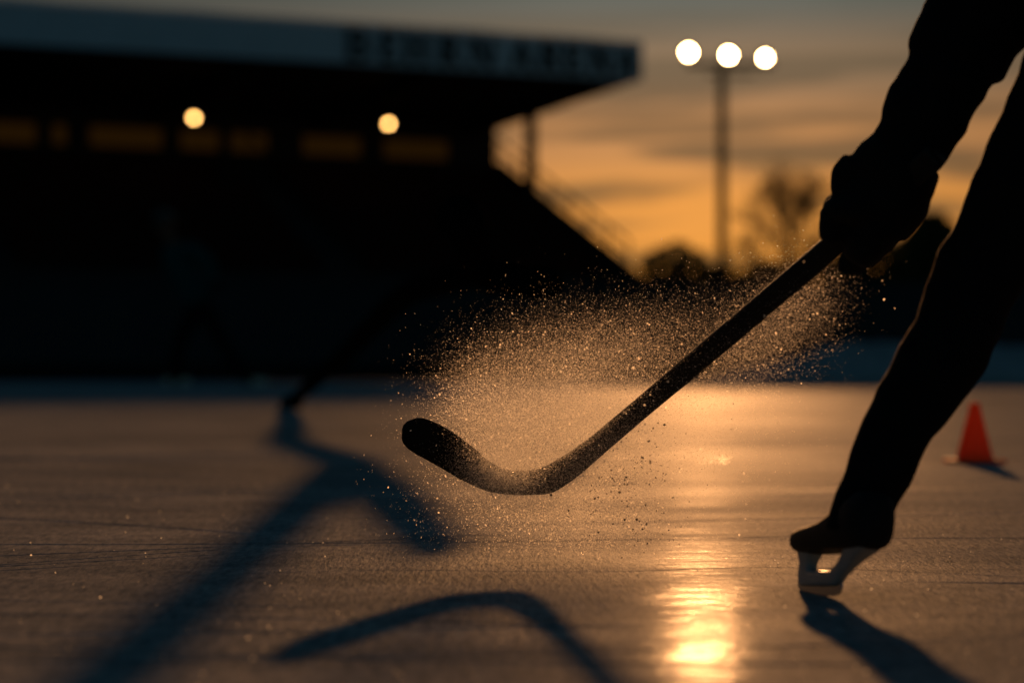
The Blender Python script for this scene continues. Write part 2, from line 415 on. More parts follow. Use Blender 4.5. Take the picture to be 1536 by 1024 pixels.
        def pylon(rows):
            rg = []
            for z, xa, xb, hw in rows:
                ring = []
                for k in range(16):
                    c, s_ = math.cos(2 * math.pi * k / 16), math.sin(2 * math.pi * k / 16)
                    ring.append(bm.verts.new(((xa + xb) / 2 + (xb - xa) / 2 * math.copysign(abs(c) ** 0.5, c), hw * math.copysign(abs(s_) ** 0.6, s_), z)))
                rg.append(ring)
            for a, b in zip(rg, rg[1:]):
                for k in range(16): bm.faces.new((a[k], a[(k + 1) % 16], b[(k + 1) % 16], b[k]))
            bm.faces.new(rg[0][::-1]); bm.faces.new(rg[-1])
        pylon([(0.016, 0.008, 0.066, 0.009), (0.030, -0.012, 0.044, 0.010), (0.048, -0.052, 0.006, 0.012), (0.064, -0.096, -0.020, 0.019), (0.078, -0.112, -0.030, 0.026)])
        pylon([(0.016, 0.092, 0.146, 0.009), (0.030, 0.102, 0.149, 0.010), (0.048, 0.106, 0.145, 0.011), (0.064, 0.098, 0.144, 0.018), (0.078, 0.070, 0.144, 0.028)])
        pylon([(0.014, 0.010, 0.142, 0.007), (0.020, 0.004, 0.148, 0.010), (0.032, -0.002, 0.149, 0.010), (0.036, 0.0, 0.146, 0.007)])
        ho = add('blade_holder', bm, M_holder, sk); remesh(ho, 0.003, 3)
        bm = new_bm()
        pr = [(-0.004, 0.012), (0.002, 0.004), (0.015, 0.001), (0.05, 0.0), (0.10, 0.0005), (0.138, 0.004), (0.154, 0.014), (0.156, 0.026), (-0.002, 0.020)]
        for s in (-0.0016, 0.0016): pass
        a = [bm.verts.new((x, -0.0016, z)) for x, z in pr]; b = [bm.verts.new((x, 0.0016, z)) for x, z in pr]
        bm.faces.new(a); bm.faces.new(b[::-1])
        for k in range(len(pr)): bm.faces.new((a[k], b[k], b[(k + 1) % len(pr)], a[(k + 1) % len(pr)]))
        add('runner', bm, M_steel, sk, False)
        return sk
    toe = ice_at(1207, 886)
    f = Vector((-0.27, 0.95, -0.09)).normalized(); up = Vector((0.13, 0.0, 1)); up = (up - f * up.dot(f)).normalized(); sd_ = up.cross(f)
    R = Matrix((f, sd_, up)).transposed().to_4x4()
    skate(Matrix.Translation(toe) @ R @ Matrix.Diagonal((0.88, 0.78, 0.88, 1)) @ Matrix.Translation(Vector((-0.130, 0, -0.007))))
    f = Vector((-0.55, 0.83, 0)).normalized(); up = Vector((-0.1, 0.1, 1)); up = (up - f * up.dot(f)).normalized(); sd_ = up.cross(f)
    R = Matrix((f, sd_, up)).transposed().to_4x4()
    skate(Matrix.Translation(Vector((1.20, 2.63, 0.0))) @ R)
skater()

# ------------------------------------------------------------------ cone
def cone():
    p = ice_at(1462, 694)
    root = empty('training_cone', p, 0.35); tag(root, 'small orange training cone standing on the ice at the right edge', 'cone')
    bm = new_bm()
    prof = [(0.056, 0.010), (0.052, 0.016), (0.040, 0.060), (0.029, 0.105), (0.019, 0.145), (0.0155, 0.158), (0.0165, 0.163), (0.015, 0.168), (0.009, 0.170)]
    rings = [[bm.verts.new((r * math.cos(2 * math.pi * k / 32), r * math.sin(2 * math.pi * k / 32), z)) for k in range(32)] for r, z in prof]
    for a, b in zip(rings, rings[1:]):
        for k in range(32): bm.faces.new((a[k], a[(k + 1) % 32], b[(k + 1) % 32], b[k]))
    bm.faces.new(rings[-1])
    obj('cone_body', bm, M_cone, root, True)
    bm = new_bm(); box(bm, (0, 0, 0.006), (0.130, 0.130, 0.0115)); bevel_all(bm, 0.004)
    obj('base_plate', bm, M_cone, root)
cone()

# ------------------------------------------------------------------ grandstand
P0 = Vector((-768 / F * 55.0, 55.0, 0)); P1 = Vector((194 / F * 62.6, 62.6, 0))
U = (P1 - P0).normalized(); B = Vector((-U.y, U.x, 0)); SW = (P1 - P0).length
RS = Matrix((U, B, Vector((0, 0, 1)))).transposed()      # local: x along the front, y backwards
HT, HB = 8.38, 7.43
def stand():
    root = empty('grandstand', P1, math.atan2(U.y, U.x))
    tag(root, 'dark covered grandstand with a pale lettered fascia along its roof edge', 'grandstand')
    X0 = -46.0
    def hexa(bm, prof, x0, x1):
        a = [bm.verts.new((x0, y, z)) for y, z in prof]; b = [bm.verts.new((x1, y, z)) for y, z in prof]
        bm.faces.new(a); bm.faces.new(b[::-1])
        for k in range(len(prof)): bm.faces.new((a[k], b[k], b[(k + 1) % len(prof)], a[(k + 1) % len(prof)]))
    # roof
    bm = new_bm(); hexa(bm, [(0.1, HB + 0.02), (0.1, HT - 0.12), (8.9, HT - 0.5), (8.9, 6.84)], X0, 0.0)
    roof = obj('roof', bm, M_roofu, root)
    bm = new_bm(); hexa(bm, [(-0.02, HB), (-0.02, HT - 0.02), (0.097, HT - 0.02), (0.097, HB)], X0 - 0.02, 0.02)
    obj('fascia', bm, M_fascia, roof)
    bm = new_bm()
    n = 120
    rows = []
    for i in range(n + 1):
        x = X0 + (0.0 - X0) * i / n
        h = 0.13 + 0.05 * mnoise.noise(Vector((x * 0.7, 0, 0)))
        rows.append([bm.verts.new((x, -0.05, HT - 0.01)), bm.verts.new((x, -0.07, HT + h * 0.6)), bm.verts.new((x, 0.3, HT + h)), bm.verts.new((x, 8.9, HT - 0.4 + h)), bm.verts.new((x, 8.9, HT - 0.48)), bm.verts.new((x, 0.1, HT - 0.1))])
    for a, b in zip(rows, rows[1:]):
        for k in range(6): bm.faces.new((a[k], a[(k + 1) % 6], b[(k + 1) % 6], b[k]))
    bm.faces.new(rows[0]); bm.faces.new(rows[-1][::-1])
    obj('roof_snow', bm, M_snow, roof, True)
    # underside beams
    for k in range(10):
        bm = new_bm(); x = -1.2 - k * 4.6
        hexa(bm, [(0.12, HB - 0.01), (8.2, 6.87), (8.2, 6.62), (0.12, HB - 0.28)], x - 0.12, x + 0.12)
        obj('roof_beam', bm, M_roofu, roof)
    # terrace steps
    nst = 11
    prof = [(0.35, 0.0), (0.35, 2.30)]
    y, z = 0.35, 2.30
    dy, dz = (8.2 - 0.35) / nst, (5.68 - 2.30) / nst
    for k in range(nst):
        prof.append((y + dy * 0.04, z)) if k == 0 else None
        prof.append((y + dy * (k + 1) - 0.02, z + dz * k)) ; prof.append((y + dy * (k + 1), z + dz * (k + 1)))
    prof.append((8.75, prof[-1][1])); prof.append((8.75, 0.0))
    bm = new_bm(); hexa(bm, prof, X0, -0.02)
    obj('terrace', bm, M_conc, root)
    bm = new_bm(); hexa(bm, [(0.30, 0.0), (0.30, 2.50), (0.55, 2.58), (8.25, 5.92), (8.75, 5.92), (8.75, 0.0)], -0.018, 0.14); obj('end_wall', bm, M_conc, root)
    for k in range(nst - 1):
        bm = new_bm()
        yy, zz = y + dy * (k + 1) - 0.30, z + dz * k
        for (a, b) in ((X0 + 0.5, -25.2), (-24.0, -17.4), (-16.2, -8.6), (-7.4, -0.6)):
            box(bm, ((a + b) / 2, yy, zz + 0.22), (b - a, 0.24, 0.05)); box(bm, ((a + b) / 2, yy + 0.14, zz + 0.42), (b - a, 0.04, 0.26))
            m_ = max(2, int((b - a) / 2))
            for i in range(m_ + 1): box(bm, (a + 0.1 + (b - a - 0.2) * i / m_, yy, zz + 0.097), (0.06, 0.18, 0.19))
        obj('bench', bm, M_seat, root)
    # back wall with the lit window row
    wz0, wz1 = 5.86, 6.52
    wins = []
    def bx(px):          # local x along the back wall for an image column
        k = (px - 768) / F
        o = P1 + B * 8.3
        return (k * o.y - o.x) / (U.x - k * U.y)
    for a, b in ((-160, -30), (-14, 58), (76, 104), (132, 248), (268, 406), (452, 546), (574, 676)): wins.append((bx(a), bx(b)))
    bm = new_bm()
    xr = -0.05
    hexa(bm, [(8.3, 5.0), (8.3, wz0), (8.7, wz0), (8.7, 5.0)], X0, xr); hexa(bm, [(8.3, wz1), (8.3, 7.0), (8.7, 7.0), (8.7, wz1)], X0, xr)
    edge = [X0] + [v for w in wins for v in w] + [xr]
    for a, b in zip(edge[0::2], edge[1::2]): hexa(bm, [(8.303, wz0), (8.303, wz1), (8.697, wz1), (8.697, wz0)], a, b)
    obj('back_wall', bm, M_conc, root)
    for a, b in wins:
        bm = new_bm()
        for (c, s) in ((((a + b) / 2, 8.36, wz0 + 0.03), (b - a, 0.08, 0.06)), (((a + b) / 2, 8.36, wz1 - 0.03), (b - a, 0.08, 0.06)), ((a + 0.03, 8.36, (wz0 + wz1) / 2), (0.06, 0.08, wz1 - wz0 - 0.12)), ((b - 0.03, 8.36, (wz0 + wz1) / 2), (0.06, 0.08, wz1 - wz0 - 0.12))): box(bm, c, s)
        w = obj('window', bm, M_dark, root)
        bm = new_bm(); box(bm, ((a + b) / 2, 8.42, (wz0 + wz1) / 2), (b - a - 0.1, 0.02, wz1 - wz0 - 0.1)); obj('pane', bm, E_win, w)
    # pillars
    for xx in (-0.40, -9.4, -18.5, -27.6, -36.7):
        bm = new_bm(); yb = 5.46
        zt = HB - (yb / 8.3) * 0.57
        box(bm, (xx, yb, (4.4 + zt) / 2 - 0.1), (0.26, 0.26, zt - 4.2)); obj('pillar', bm, M_dark, root)
    # end railing
    bm = new_bm()
    for hh in (0.55, 0.95):
        tube(bm, [Vector((-0.10, 0.45, 2.35 + hh)), Vector((-0.10, 8.15, 5.66 + hh))], [0.042, 0.042], 2, 8)
    for i in range(8):
        yy = 0.5 + i * 1.08; zz = 2.33 + (yy - 0.45) / 7.7 * 3.31
        tube(bm, [Vector((-0.10, yy, zz - 0.1)), Vector((-0.10, yy, zz + 0.95))], [0.032, 0.032], 2, 8)
    obj('end_railing', bm, M_dark, root)
    # aisle hand rails
    for xx in (-7.9, -16.8, -24.6):
        bm = new_bm()
        tube(bm, [Vector((xx, 0.45, 3.2)), Vector((xx, 8.0, 6.45))], [0.03, 0.03], 2, 8)
        for i in range(6):
            yy = 0.5 + i * 1.45; zz = 2.33 + (yy - 0.45) / 7.7 * 3.31
            tube(bm, [Vector((xx, yy, zz - 0.2)), Vector((xx, yy, zz + 0.87))], [0.024, 0.024], 2, 8)
        obj('aisle_rail', bm, M_dark, root)
    # lettering
    G = {   # strokes on a 1 x 1.4 grid: (x0, y0, x1, y1, width)
        'B': [(0.2, 0, 0.2, 1.4, .26), (0.2, 1.32, .62, 1.32, .15), (.2, .72, .64, .72, .15), (.2, .08, .66, .08, .15), (.62, 1.32, .78, 1.16, .2), (.78, 1.2, .78, .9, .22), (.78, .9, .6, .72, .2), (.62, .72, .84, .55, .2), (.84, .6, .84, .24, .24), (.84, .26, .64, .08, .2), (0, 1.34, .3, 1.34, .12), (0, .06, .3, .06, .12)],
        'E': [(0.2, 0, 0.2, 1.4, .26), (0, 1.32, .85, 1.32, .15), (.2, .72, .64, .72, .14), (0, .08, .9, .08, .15), (.82, 1.4, .82, 1.06, .12), (.87, 0, .87, .36, .12), (.64, .9, .64, .54, .1)],
        'H': [(0.2, 0, 0.2, 1.4, .26), (.82, 0, .82, 1.4, .26), (.2, .72, .82, .72, .14), (0, 1.34, .4, 1.34, .12), (0, .06, .4, .06, .12), (.62, 1.34, 1.02, 1.34, .12), (.62, .06, 1.02, .06, .12)],
        'R': [(0.2, 0, 0.2, 1.4, .26), (0.2, 1.32, .62, 1.32, .15), (.2, .68, .64, .68, .15), (.62, 1.32, .8, 1.14, .2), (.8, 1.2, .8, .86, .24), (.8, .86, .6, .68, .2), (.5, .68, .88, .04, .26), (0, 1.34, .3, 1.34, .12), (0, .06, .4, .06, .12), (.78, .06, 1.02, .06, .12)],
        'N': [(0.16, 0, 0.16, 1.4, .15), (.88, 0, .88, 1.4, .15), (.18, 1.34, .86, .06, .28), (0, 1.34, .3, 1.34, .12), (0, .06, .34, .06, .12), (.7, 1.34, 1.04, 1.34, .12)],
        'A': [(.5, 1.36, .12, .04, .14), (.5, 1.36, .88, .04, .27), (.26, .46, .74, .46, .13), (0, .06, .28, .06, .12), (.68, .06, 1.06, .06, .12)],
    }
    def fx(px):
        k = (px - 768) / F
        return (k * P1.y - P1.x) / (U.x - k * U.y)
    spans = [('B', 517, 556), ('E', 570, 596), ('H', 604, 643), ('R', 656, 690), ('N', 702, 742), ('A', 763, 799), ('R', 808, 840), ('E', 848, 872), ('N', 881, 916), ('A', 922, 954)]
    for ch, a, b in spans:
        x0, x1 = fx(a), fx(b); sx = (x1 - x0) / 1.02; sz = 0.76 / 1.4; zb = HB + 0.10
        bm = new_bm()
        for i, (ax, az, cx, cz, w) in enumerate(G[ch]):
            p = Vector((x0 + ax * sx, zb + az * sz)); q = Vector((x0 + cx * sx, zb + cz * sz)); d = q - p
            box(bm, ((p.x + q.x) / 2, -0.04 - 0.0025 * (i % 5), (p.y + q.y) / 2), (d.length, 0.035, w * sz * 1.2), Matrix.Rotation(-math.atan2(d.y, d.x), 3, 'Y'))
        obj('sign_letter', bm, M_letter, roof)
    # hanging lamps below the roof (things of their own)
    for (px, py, q, first) in ((291, 177, 4.0, True), (583, 186, 4.0, False)):
        k = (px - 768) / F; o = P1 + B * q
        s = (k * o.y - o.x) / (U.x - k * U.y); w = o + U * s
        z = HC + (HOR - py) / F * w.y
        zr = HB - q / 8.3 * 0.57
        lamp = empty('roof_lamp', (w.x, w.y, z))
        tag(lamp, 'round warm lamp glowing under the grandstand roof, ' + ('the left one of two' if first else 'the right one, nearer the open stand end'), 'lamp', 'lamps under the grandstand roof')
        bm = new_bm(); tube(bm, [Vector((0, 0, 0.10)), Vector((0, 0, zr - z))], [0.025, 0.025], 2, 8); obj('stem', bm, M_dark, lamp)
        bm = new_bm(); tube(bm, [Vector((0, 0, 0.18)), Vector((0, 0, 0.12)), Vector((0, 0, 0.06))], [0.05, 0.12, 0.15], 3, 16); obj('hood', bm, M_dark, lamp)
        bm = new_bm(); ball(bm, (0, 0, 0), 0.07, sub=3); obj('bulb', bm, E_amber, lamp, True)
stand()

# ------------------------------------------------------------------ boards round the rink
M_dirty = mat('grey ploughed snow', (0.30, 0.32, 0.34), 0.9, 0.05, noise=0.3, nscale=3, bump=0.4, bscale=6)
def boards():
    root = empty('rink_boards', (0, BZ, 0)); tag(root, 'low dark dasher boards closing off the far side of the ice', 'rink boards')
    for k in range(24):
        x = -28.8 + k * 2.4
        bm = new_bm(); box(bm, (x, 0.16, 0.577), (2.396, 0.1, 1.15)); obj('panel', bm, M_board, root)
        bm = new_bm(); box(bm, (x + 1.2, 0.252, 0.56), (0.08, 0.08, 1.12)); obj('post', bm, M_dark, root)
    bm = new_bm(); box(bm, (-1.2, 0.16, 1.18), (57.6, 0.16, 0.055)); obj('cap_rail', bm, M_board, root)
    bm = new_bm(); box(bm, (-1.2, 0.097, 0.108), (57.6, 0.02, 0.214)); obj('kick_plate', bm, M_dark, root)
    # ploughed snow along the boards
    bm = new_bm(); rows = []
    x0, x1, n = 2.2, 12.0, 160
    for i in range(n + 1):
        x = x0 + (x1 - x0) * i / n
        k = min(1, (x - x0) / 1.6) * min(1, (x1 - x) / 1.2)
        row = []
        for j in range(9):
            t = j / 8
            h = math.sin(math.pi * (0.5 + t * 0.5)) * (0.44 + 0.10 * mnoise.noise(Vector((x * 1.3, t * 2, 0))) + 0.05 * mnoise.noise(Vector((x * 5, t * 5, 3)))) * k
            row.append(bm.verts.new((x, BZ + 0.05 - t * 0.95, max(h, 0) - 0.004)))
        row.append(bm.verts.new((x, BZ + 0.055, -0.006)))
        rows.append(row)
    for a, b in zip(rows, rows[1:]):
        for k in range(9): bm.faces.new((a[k], a[k + 1], b[k + 1], b[k]))
    o = obj('snow_bank', bm, M_dirty, None, True); tag(o, 'bluish bank of ploughed snow lying against the far boards on the right', 'snow bank')
boards()

# ------------------------------------------------------------------ floodlight mast
def mast():
    D = 72.0
    b = at(1083, 0, D); root = empty('floodlight_mast', (b.x, D, 0)); tag(root, 'tall floodlight mast with three glowing lamps in front of the sunset', 'floodlight')
    top = HC + (HOR - 92) / F * D
    bm = new_bm(); tube(bm, [Vector((0, 0, -0.01)), Vector((0, 0, top * 0.5)), Vector((0, 0, top))], [0.17, 0.15, 0.13], 8, 16); obj('pole', bm, M_dark, root, True)
    bm = new_bm(); box(bm, (0.25, 0, top - 0.12), (2.6, 0.14, 0.14)); box(bm, (0.25, 0, top - 0.42), (1.4, 0.08, 0.08)); obj('cross_bar', bm, M_dark, root)
    for px, py, r in ((1033, 79, 0.125), (1093, 83, 0.12), (1148, 87, 0.10)):
        p = at(px, py, D - 0.12) - Vector((b.x, D, 0))
        bm = new_bm(); tube(bm, [p + Vector((0, 0.36, 0.10)), p + Vector((0, 0.28, 0.08)), p + Vector((0, 0.01, 0))], [0.08, 0.17, r + 0.05], 6, 20); box(bm, (p.x, p.y + 0.16, p.z - 0.22), (0.05, 0.05, 0.42))
        h = obj('lamp_head', bm, M_dark, root, True)
        bm = new_bm(); tube(bm, [p + Vector((0, 0, 0)), p + Vector((0, -0.02, -0.006))], [r, r * 0.96], 2, 20); obj('lens', bm, E_flood, h)
mast()

# ------------------------------------------------------------------ trees and bushes
def leaf_cloud(bm, c, rx, ry, rz, n, size, seed):
    r_ = random.Random(seed)
    for _ in range(n):
        while True:
            p = Vector((r_.uniform(-1, 1), r_.uniform(-1, 1), r_.uniform(-1, 1)))
            if p.length < 1 and p.length > 0.2 and mnoise.noise(p * 3.0 + Vector((seed, 0, 0))) > -0.30 - 0.15 * r_.random(): break
        q = Vector((c[0] + p.x * rx, c[1] + p.y * ry, c[2] + p.z * rz))
        a = Vector((r_.uniform(-1, 1), r_.uniform(-1, 1), r_.uniform(-1, 1))).normalized(); b = a.orthogonal().normalized(); d = a.cross(b)
        s = size * r_.uniform(0.6, 1.4)
        vs = [bm.verts.new(q + b * s * math.cos(t) + d * s * 0.6 * math.sin(t)) for t in (0, 1.57, 3.14, 4.71)]
        bm.faces.new(vs)
def bush(px, top, base_w, D, label, seed, kind='bush', n=900):
    c = at(px, top, D); h = c.z; w = base_w / F * D / 2
    root = empty(kind, (c.x, D, 0)); tag(root, label, kind, 'dark bushes and trees beyond the boards')
    bm = new_bm()
    for k in range(5):
        a = k * 1.26 + seed
        tube(bm, [Vector((0.1 * math.cos(a), 0.1 * math.sin(a), -0.02)), Vector((w * 0.35 * math.cos(a), w * 0.35 * math.sin(a), h * 0.45)), Vector((w * 0.6 * math.cos(a), w * 0.6 * math.sin(a), h * 0.75))], [0.07, 0.045, 0.015], 6, 6)
    obj('trunk', bm, M_bark, root)
    bm = new_bm(); leaf_cloud(bm, (0, 0, h * 0.55), w, w, h * 0.45, n * 2, h * 0.042, seed)
    leaf_cloud(bm, (w * 0.35, 0, h * 0.42), w * 0.8, w * 0.7, h * 0.36, n // 2, h * 0.05, seed + 3); leaf_cloud(bm, (-w * 0.4, 0, h * 0.40), w * 0.75, w * 0.7, h * 0.36, n // 2, h * 0.05, seed + 5)
    obj('crown', bm, M_leaf, root)
bush(1012, 364, 142, 84, 'rounded dark bush on the skyline between the stand end and the mast', 1)
bush(1088, 396, 110, 82, 'low dark bush at the foot of the floodlight mast', 2)
bush(1150, 388, 120, 86, 'dark bush below the bare tree on its left', 3)
bush(1232, 378, 130, 88, 'dark bush just right of the bare tree, behind the glove', 4)
bush(1310, 352, 140, 90, 'dark bush behind the gap under the glove', 5)
bush(1395, 318, 120, 92, 'taller dark conifer seen between the arm and the leg', 6, 'tree', 1300)
bush(1490, 335, 170, 94, 'broad dark tree behind the skater leg', 7, 'tree', 1300)
bush(940, 405, 110, 88, 'low dark bush beside the end of the grandstand', 8)
bush(1600, 345, 160, 96, 'dark tree beyond the right edge of the rink', 9, 'tree', 1000)
def bare_tree():
    D = 80.0; c = at(1186, 0, D); H = HC + (HOR - 236) / F * D
    root = empty('bare_tree', (c.x, D, 0)); tag(root, 'leafless rounded tree silhouetted against the orange sky right of the mast', 'tree')
    r_ = random.Random(5)
    tb = new_bm(); cb = new_bm()
    tube(tb, [Vector((0, 0, -0.02)), Vector((0.05, 0, H * 0.25)), Vector((-0.03, 0, H * 0.42)), Vector((0, 0, H * 0.62))], [0.17, 0.14, 0.11, 0.05], 8, 8)
    def grow(p, d, ln, r, lev):
        q = p + d * ln * 0.5 + Vector((r_.uniform(-.1, .1), r_.uniform(-.1, .1), 0.02)) * ln; e = p + d * ln
        tube(cb, [p, q, e], [r, r * 0.75, r * 0.45], 3, 4, cap=False)
        if lev == 0: return
        for _ in range(4 if lev > 1 else 5):
            nd = (d + Vector((r_.gauss(0, .55), r_.gauss(0, .55), r_.gauss(0.12, .4)))).normalized()
            grow(p.lerp(e, r_.uniform(0.45, 1)), nd, ln * r_.uniform(0.55, 0.8), r * 0.55, lev - 1)
    for k in range(15):
        a = k * 2.4; t = 0.30 + 0.34 * k / 14
        el = 0.15 + 1.0 * (k / 14)
        grow(Vector((0, 0, H * t)), Vector((math.cos(a) * math.cos(el), math.sin(a) * math.cos(el), math.sin(el))), H * (0.205 - 0.04 * abs(k - 6) / 7), 0.062, 4)
    obj('trunk', tb, M_bark, root, True); obj('crown', cb, M_twig, root)
bare_tree()

# ------------------------------------------------------------------ far skater in front of the stand
M_shade = mat('dark skin', (0.10, 0.055, 0.04), 0.7, 0.1, noise=0.1)
def far_skater():
    D = 26.0
    def p(x, y, dd=0): return at(x, y, D + dd)
    foot = p(376, 578); knee = p(338, 520, -0.1); hip = p(300, 452); chest = p(268, 385); head = p(246, 338)
    foot2 = p(262, 574, 0.5); knee2 = p(270, 510, 0.15); sh1 = p(285, 372, -0.18); sh2 = p(252, 378, 0.18)
    hand1 = p(322, 428, -0.3); el1 = p(312, 392, -0.3); hand2 = p(300, 436, 0.2); el2 = p(262, 425, 0.3)
    bm = new_bm()
    for q, r in (([foot, knee, hip], [.05, .06, .09]), ([foot2, knee2, hip], [.05, .06, .09]), ([hip, chest], [.13, .16]), ([sh1, el1, hand1], [.06, .05, .04]), ([sh2, el2, hand2], [.06, .05, .04]), ([sh1, chest, sh2], [.07, .12, .07]), ([chest, head], [.06, .06])):
        tube(bm, q, r, 10, 12)
    ball(bm, head, 0.10, 0.9, 1, 1.2); ball(bm, head + Vector((0.06, -0.07, -0.01)), 0.02, sub=2)
    body = obj('person', bm, M_shade, None, True); remesh(body, 0.02, 3)
    tag(body, 'distant skater in a teal jersey and dark trousers, leaning in front of the unlit stand', 'person')
    bm = new_bm(); tube(bm, [hip + Vector((0, 0, -0.02)), hip.lerp(chest, 0.6), chest, chest.lerp(head, 0.35)], [.16, .18, .185, .09], 12, 16, 0.01)
    tube(bm, [sh1, chest, sh2], [.09, .14, .09], 8, 12)
    tube(bm, [sh1, el1, hand1.lerp(el1, 0.1)], [.085, .07, .055], 10, 12, 0.006); tube(bm, [sh2, el2, hand2.lerp(el2, 0.1)], [.085, .07, .055], 10, 12, 0.006)
    remesh(obj('jersey', bm, M_teal, body, True), 0.02, 2)
    bm = new_bm()
    for f_, k_ in ((foot, knee), (foot2, knee2)): tube(bm, [f_.lerp(k_, 0.15), k_, hip], [.075, .085, .12], 14, 14, 0.008)
    remesh(obj('trousers', bm, M_cloth, body, True), 0.02, 2)
    bm = new_bm(); ball(bm, head + Vector((0, 0, 0.04)), 0.125, 0.95, 1.05, 0.95)
    bmesh.ops.bisect_plane(bm, geom=bm.verts[:] + bm.edges[:] + bm.faces[:], plane_co=head, plane_no=(0.3, -0.2, -1), clear_outer=True); obj('helmet', bm, M_helmet, body, True)
    for f_ in (foot, foot2):
        bm = new_bm(); g = Vector((f_.x, f_.y, 0.0))
        box(bm, g + Vector((0.03, -0.02, 0.115)), (0.26, 0.09, 0.10)); box(bm, g + Vector((-0.05, -0.02, 0.19)), (0.11, 0.09, 0.16)); bevel_all(bm, 0.02)
        s = obj('skate', bm, M_boot, body, True)
        bm = new_bm(); box(bm, g + Vector((0.03, -0.02, 0.034)), (0.28, 0.006, 0.064)); obj('runner', bm, M_steel, s)
    for sgn, hnd in ((1, hand1), (1, hand2)):
        bm = new_bm(); ball(bm, hnd, 0.075, 1, 0.8, 1.2, 2)
        for k in range(4): tube(bm, [hnd + Vector((0.02 * k - 0.03, -0.05, -0.05)), hnd + Vector((0.02 * k - 0.03, -0.06, -0.10))], [.016, .012], 3, 8)
        remesh(obj('glove', bm, M_glove, body, True), 0.012, 1)
far_skater()

# ------------------------------------------------------------------ added caster, shaped to throw the forked shadow on the ice
SUN = Vector((TAN_A, 1.0, TAN_E))
def shadow_caster():
    def up(px, py, Lr): return ice_at(px, py) + SUN * Lr
    A = ice_at(437, 612)
    root = empty('forked_shadow_caster', A); tag(root, 'added black forked shadow caster low over the ice, shaped for the long shadow on the left', 'shadow_caster')
    off = -A
    Bp = up(432, 660, 3.2); Bm = up(470, 676, 3.5); Cp = up(520, 694, 3.7); Dp = up(652, 822, 2.75); Ep = up(70, 1095, 3.3); Dm = up(585, 748, 3.15); Em = up(340, 858, 3.6)
    bm = new_bm(); tube(bm, [off + A + Vector((0, 0, 0.001)), off + A + Vector((0, 0, 0.05)), off + A + Vector((0, 0, 0.07))], [0.07, 0.065, 0.04], 4, 20); obj('caster_foot', bm, M_caster, root)
    bm = new_bm(); tube(bm, [off + p for p in (A + Vector((0, 0, .04)), A.lerp(Bp, 0.5), Bp, Bm, Cp)], [.032, .048, .06, .06, .075], 30, 16); obj('caster_stem', bm, M_caster, root, True)
    bm = new_bm(); tube(bm, [off + p for p in (Cp, Dm, Dp)], [.072, .066, .045], 20, 16); obj('caster_branch', bm, M_caster, root, True)
    bm = new_bm(); tube(bm, [off + p for p in (Cp, Em, Ep)], [.075, .058, .052], 20, 16); obj('caster_branch', bm, M_caster, root, True)
shadow_caster()

